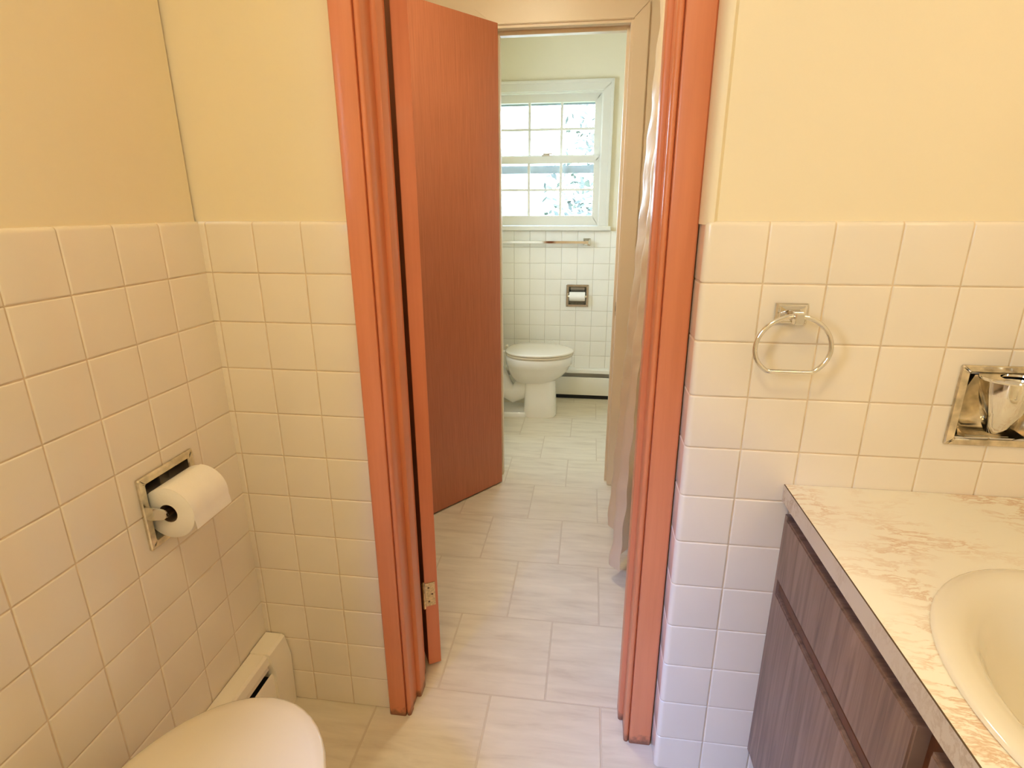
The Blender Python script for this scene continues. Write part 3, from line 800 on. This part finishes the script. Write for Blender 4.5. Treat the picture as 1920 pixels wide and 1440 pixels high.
bs = thing('basin', 'oval cream porcelain basin set into the worktop', 'basin', (SX, SY, ZC))
bm = bmesh.new()
def er(k, z, dx=0, n=72): return [(SX + (SA - k) * math.cos(2 * PI * i / n), SY + (SB - k) * math.sin(2 * PI * i / n), ZC + z) for i in range(n)]
add_loft(bm, [er(.003, .0003), er(0, .0015), er(.001, .0045), er(.006, .0068), er(.014, .0072), er(.026, .0062), er(.036, .003), er(.046, -.004), er(.056, -.018), er(.068, -.045), er(.086, -.085), er(.112, -.118), er(.150, -.137), er(.190, -.143), er(.198, -.150),
              er(.190, -.156), er(.146, -.150), er(.104, -.130), er(.076, -.094), er(.058, -.052), er(.046, -.02), er(.040, -.006), er(.030, .0003)], cap0=False, cap1=False)
obj('bowl', bm, M['sink'], bs, smooth=60)
bm = bmesh.new(); add_lathe(bm, [(.0, -.1435), (.018, -.1435), (.0235, -.1415), (.025, -.1428), (.025, -.152), (.0, -.152)], 32, lambda x, y, z: (SX + x, SY + y, ZC + z)); bmesh.ops.remove_doubles(bm, verts=bm.verts[:], dist=1e-5)
obj('drain', bm, M['chrome'], bs, smooth=40)

# ------------------------------------------------------------------ chrome on the right wall
WY = -.0772
tr = thing('towel_ring', 'chrome D shaped towel ring with square plate on the right tile', 'towel ring', (1.2105, WY, 1.142))
bm = bmesh.new()
def sq(h, k, y): return [(1.2105 + x, y, 1.1425 + z) for x, z in ((-h, -k), (h, -k), (h, k), (-h, k))]
add_loft(bm, [sq(.0275, .0185, WY), sq(.0275, .0185, WY - .004), sq(.0245, .0160, WY - .0065), sq(.022, .0140, WY - .0068), sq(.0205, .0128, WY - .0095), sq(.0135, .0085, WY - .0125), sq(.0088, .0075, WY - .013)])
obj('back_plate', bm, M['chrome'], tr)
bm = bmesh.new()
def sq2(h, k, y, dz): return [(1.2110 + x, y, 1.1425 + dz + z) for x, z in ((-h, -k), (h, -k), (h, k), (-h, k))]
add_loft(bm, [sq2(.0105, .0085, WY - .0128, 0), sq2(.0092, .0078, WY - .024, 0), sq2(.0085, .0105, WY - .033, -.002), sq2(.0085, .0105, WY - .047, -.0025), sq2(.0068, .0085, WY - .050, -.0025)])
bmesh.ops.bevel(bm, geom=bm.edges[:], offset=.0008, segments=2, affect='EDGES')
obj('post', bm, M['chrome'], tr, smooth=30)
RY = WY - .040; RX, RZ, RR = 1.2095, 1.0845, .0645
pts = []
a0 = math.radians(-52)
for k in range(57):
    a = a0 + (PI - 2 * a0) * k / 56
    pts.append((RX + RR * math.cos(a), RY, RZ + RR * 1.0 * math.sin(a) * (.92 if math.sin(a) > 0 else .83)))
zb = pts[0][2] - .0006; xr = pts[0][0]
for k in range(1, 12): pts.append((RX - (xr - RX) + (xr - RX) * 2 * k / 12, RY, zb))
bm = bmesh.new(); add_tube(bm, pts, .0043, 14, closed=True)
obj('ring', bm, M['chrome'], tr, smooth=60)

th = thing('tumbler_holder', 'chrome recessed tumbler holder in the right tile above the worktop', 'tumbler holder', (CUX, WY, CUZ))
hh = .0775
TR = Matrix.Translation((CUX, WY + .001, CUZ))
def put(bm): bmesh.ops.transform(bm, matrix=TR, verts=bm.verts[:]); return bm
obj('face_plate', put(ring_bm(-hh, hh, -hh, hh, .0165, .0165, .013, .0125, -.0055, .0035, bev=.002)), M['pitted'], th)
bm = bmesh.new(); i = .0615
A = [(-1, -.55), (-1, .55), (-.85, .93), (-.55, 1), (.55, 1), (.85, .93), (1, .55), (1, -.55), (.93, -.9), (.6, -1), (-.6, -1), (-.93, -.9)]
add_loft(bm, [[(x * i, -.003, z * i * 1.04) for x, z in A], [(x * i * .98, .012, z * i * .99) for x, z in A], [(x * i * .92, .030, z * i * .92) for x, z in A], [(x * i * .70, .040, z * i * .72) for x, z in A]], cap0=False)
obj('recess', put(bm), M['pitted'], th, smooth=50)
# shelf with a round opening, and the tapering bracket below it
bm = bmesh.new(); n = 40
out, inn = [], []
for k in range(n):
    t = 2 * PI * k / n
    c, s = math.cos(t), math.sin(t)
    ox = .057 * c; oy = -.030 + (.042 * s if s < 0 else .030 * s)
    if s > 0: ox = .057 * math.copysign(abs(c) ** .35, c)
    out.append((ox, oy)); inn.append((.027 * c, -.034 + .027 * s))
zt = .0605
add_loft(bm, [[(x, y, zt) for x, y in inn], [(x, y, zt + .0035) for x, y in inn], [(x, y, zt + .0035) for x, y in out], [(x * 1.02, y * 1.02, zt + .0015) for x, y in out], [(x, y, zt - .0015) for x, y in out], [(x, y, zt) for x, y in inn]], cap0=False, cap1=False)
bmesh.ops.remove_doubles(bm, verts=bm.verts[:], dist=1e-5)
obj('shelf', put(bm), M['chrome'], th, smooth=40)
bm = bmesh.new(); rings = []
for z, w, d in ((.058, .042, .058), (.030, .037, .054), (-.005, .028, .044), (-.035, .018, .028), (-.050, .010, .012)):
    rings.append([(-w, .004, z), (-w * .98, -d * .45, z), (-w * .6, -d * .85, z), (-w * .18, -d, z), (w * .18, -d, z), (w * .6, -d * .85, z), (w * .98, -d * .45, z), (w, .004, z)])
add_loft(bm, rings, cap0=True, cap1=True)
bmesh.ops.bevel(bm, geom=bm.edges[:], offset=.001, segments=1, affect='EDGES')
obj('bracket', put(bm), M['chrome'], th, smooth=25)

# ------------------------------------------------------------------ far towel bar
tb = thing('towel_bar', 'chrome towel bar below the far window', 'towel bar', (.45, YW, 1.105))
for x in (.14, .815):
    bm = bmesh.new()
    def s3(h, y): return [(x + a, y, 1.105 + c) for a, c in ((-h, -h), (h, -h), (h, h), (-h, h))]
    add_loft(bm, [s3(.024, YW - .0002), s3(.024, YW - .005), s3(.019, YW - .009), s3(.013, YW - .014), s3(.012, YW - .062), s3(.009, YW - .065)])
    obj('post', bm, M['chrome'], tb)
bm = bmesh.new(); add_box(bm, .145, .81, YW - .058, YW - .042, 1.097, 1.113, bev=.001); obj('bar', bm, M['chrome'], tb)

# ------------------------------------------------------------------ bathtub and shower curtain in the middle room
t = thing('bathtub', 'white bathtub mostly hidden behind the shower curtain', 'bathtub', (1.43, .78, 0))
bm = bmesh.new()
def rr_(x0, x1, y0, y1, z, r, n=6):
    out = []
    for cx, cy, a in ((x1 - r, y1 - r, 0), (x0 + r, y1 - r, PI / 2), (x0 + r, y0 + r, PI), (x1 - r, y0 + r, 1.5 * PI)):
        for k in range(n + 1): out.append((cx + r * math.cos(a + PI / 2 * k / n), cy + r * math.sin(a + PI / 2 * k / n), z))
    return out
add_loft(bm, [rr_(1.085, 1.795, .136, 1.414, 0, .01), rr_(1.085, 1.795, .136, 1.414, .33, .01), rr_(1.075, 1.795, .136, 1.414, .345, .012), rr_(1.075, 1.795, .136, 1.414, .37, .012), rr_(1.085, 1.79, .14, 1.41, .38, .012),
              rr_(1.145, 1.745, .20, 1.35, .38, .10), rr_(1.155, 1.735, .215, 1.33, .36, .10), rr_(1.19, 1.70, .28, 1.24, .12, .12), rr_(1.24, 1.65, .34, 1.18, .08, .10)])
obj('tub_shell', bm, M['porcelain'], t, smooth=40)
rod = thing('curtain_rod', 'white rod carrying the shower curtain', 'rod', (1.055, .77, 2.14))
bm = bmesh.new(); add_tube(bm, [(1.055, .1315, 2.14), (1.055, 1.4185, 2.14)], .0115, 16); obj('tube', bm, M['white'], rod, smooth=40)
cu = thing('shower_curtain', 'translucent peach shower curtain hanging right of the middle room', 'curtain', (1.04, .62, 0))
bm = bmesh.new(); NU, NV = 110, 220; grid = []
for i in range(NU + 1):
    y = 1.015 - .425 * i / NU; row = []
    for j in range(NV + 1):
        z = .055 + 2.05 * j / NV; k = min(1, max(0, (z - .05) / 1.80))
        amp = .036 - .024 * k; mean = .9945 + .0505 * k
        ph = 2 * PI * (.940 - y) / .29
        x = mean - amp * math.cos(ph) - amp * .10 * math.cos(3 * ph + 2 * k)
        yy = y + .010 * (1 - k) * math.sin(ph) + .0035 * math.sin(9 * z + 14 * y)
        x += .0022 * math.sin(23 * z + 5 * y) * math.sin(31 * y) + .0016 * math.sin(47 * z + 20 * y) + .0022 * abs(math.sin(19 * z + 1.5 * math.sin(7 * z) + 6 * y)) ** 6 * (1 - .6 * k)
        if i < 4: x -= .0028 * (4 - i) / 4
        zz = z + (.018 * (i / NU) * (1 - k))
        row.append(bm.verts.new((x, yy, zz)))
    grid.append(row)
for i in range(NU):
    for j in range(NV):
        bm.faces.new((grid[i][j], grid[i + 1][j], grid[i + 1][j + 1], grid[i][j + 1]))
obj('cloth', bm, M['curtain'], cu, smooth=180)
for k in range(6):
    y = .98 - .07 * k
    bm = bmesh.new(); add_tube(bm, [(1.052 + .02 * math.sin(2 * PI * q / 16), y, 2.131 + .03 * math.cos(2 * PI * q / 16)) for q in range(16)], .0022, 8, closed=True)
    obj('ring', bm, M['rubber'], cu, smooth=60)

# ------------------------------------------------------------------ unseen windows added for their light: left wall behind the viewer, left wall of the far bathroom
def side_window(name, label, xw, y0, y1, z0, z1):
    w2 = tag(bpy.data.objects.new(name, None), label, kind='structure'); link(w2)
    bm = ring_bm(y0 - .004, y1 + .004, z0 - .004, z1 + .004, .04, .04, .04, .04, .03, .08)
    bmesh.ops.transform(bm, matrix=Matrix(((0, -1, 0, xw), (1, 0, 0, 0), (0, 0, 1, 0), (0, 0, 0, 1))), verts=bm.verts[:])
    obj('window_frame', bm, M['white'], w2)
    obj('glass_pane', box(xw - .062, xw - .058, y0 + .03, y1 - .03, z0 + .03, z1 - .03), M['glass'], w2)
side_window('added_window_2', 'unseen window added in the left wall behind the viewer to let in light', -.008, WA[0], WA[1], WA[2], WA[3])  # added to bring bluish light on to the lower right tile
side_window('added_window_3', 'unseen window added in the left wall of the far bathroom for more daylight', .05, 1.66, 2.12, 1.05, 2.0)  # added to brighten the far bathroom and its toilet

# ------------------------------------------------------------------ light
def area(name, loc, target, sx, sy, power, col, spread=180, shape='RECTANGLE'):
    l = bpy.data.lights.new(name, 'AREA'); l.shape = shape; l.size = sx; l.size_y = sy; l.energy = power; l.color = col
    l.spread = math.radians(spread)
    o = bpy.data.objects.new(name, l); COL.objects.link(o); o.location = loc
    o.rotation_euler = (Vector(target) - Vector(loc)).to_track_quat('-Z', 'Y').to_euler()
    return o
WARM = (1, .72, .43)
area('vanity_light', (1.77, -.52, 1.88), (.8, -.3, 1.0), .50, .05, 1.3, WARM)
area('lower_left_fill', (1.72, -1.42, 1.80), (.5, -.5, .7), .60, .10, 2.2, WARM)  # fill lamp added to lift the lower left of the room
area('ceiling_light', (.52, -1.15, 2.36), (.52, -1.15, 0),   .30, .30, 10.3, (1, .78, .40), shape='DISK')
area('middle_ceiling_light', (.55, .50, 2.37), (.55, .50, 0), .26, .26, 11.3, (1, .92, .66), shape='DISK')
area('blue_tile_fill', (-1.0, -3.00, 3.25), (1.15, -.08, .10), 1.1, .9, 860, (.19, .37, 1))  # blue lamp added outside the added window to tint the lower right tile
po = area('window_portal', (.516, 2.96, 1.62), (.516, 0, 1.62), .72, .80, 1, (1, 1, 1)); po.data.cycles.is_portal = True
p2 = area('window_portal_side', (-.14, -1.41, 1.645), (1, -1.41, 1.645), .58, .61, 1, (1, 1, 1)); p2.data.cycles.is_portal = True
p3 = area('window_portal_far', (-.08, 1.89, 1.525), (1, 1.89, 1.525), .46, .95, 1, (1, 1, 1)); p3.data.cycles.is_portal = True
sun = bpy.data.lights.new('sun', 'SUN'); sun.energy = 3.0; sun.angle = .01; sun.color = (1, .96, .9)
so = bpy.data.objects.new('sun', sun); COL.objects.link(so); so.rotation_euler = (math.radians(52), 0, math.radians(35))

w = bpy.data.worlds.new('World'); S.world = w; w.use_nodes = True
nt = w.node_tree; bg = nt.nodes['Background']
tc = node(nt, 'ShaderNodeTexCoord'); sp = node(nt, 'ShaderNodeSeparateXYZ'); rp = node(nt, 'ShaderNodeValToRGB')
nt.links.new(tc.outputs['Generated'], sp.inputs[0]); nt.links.new(sp.outputs['Z'], rp.inputs['Fac'])
rp.color_ramp.elements[0].position = 0; rp.color_ramp.elements[0].color = (.66, .80, 1, 1)
rp.color_ramp.elements[1].position = .6; rp.color_ramp.elements[1].color = (.56, .74, 1, 1)
nt.links.new(rp.outputs['Color'], bg.inputs['Color']); bg.inputs['Strength'].default_value = 18.0

# ------------------------------------------------------------------ camera, solved from the tile joints
F_PX = 1046.7124; yaw, pit, rol = -.1377, -.30594, -.00354
fw = Vector((math.sin(yaw) * math.cos(pit), math.cos(yaw) * math.cos(pit), math.sin(pit)))
r0 = Vector((math.cos(yaw), -math.sin(yaw), 0)); u0 = r0.cross(fw)
r1 = r0 * math.cos(rol) + u0 * math.sin(rol); u1 = u0 * math.cos(rol) - r0 * math.sin(rol)
cam = bpy.data.cameras.new('camera'); cam.sensor_width = 36; cam.lens = F_PX / 1920 * 36; cam.clip_start = .02
co = bpy.data.objects.new('camera', cam); COL.objects.link(co)
co.matrix_world = Matrix(((r1.x, u1.x, -fw.x, .84374), (r1.y, u1.y, -fw.y, -1.15204), (r1.z, u1.z, -fw.z, 1.32833), (0, 0, 0, 1)))
S.camera = co
S.view_settings.view_transform = 'Standard'; S.view_settings.look = 'None'
S.view_settings.exposure = 0.03; S.view_settings.gamma = 1; S.view_settings.use_curve_mapping = False
S.cycles.max_bounces = 12; S.cycles.diffuse_bounces = 8; S.cycles.glossy_bounces = 4; S.cycles.transparent_max_bounces = 16
S.cycles.caustics_reflective = False; S.cycles.caustics_refractive = False; S.cycles.sample_clamp_indirect = 12
S.cycles.use_denoising = True
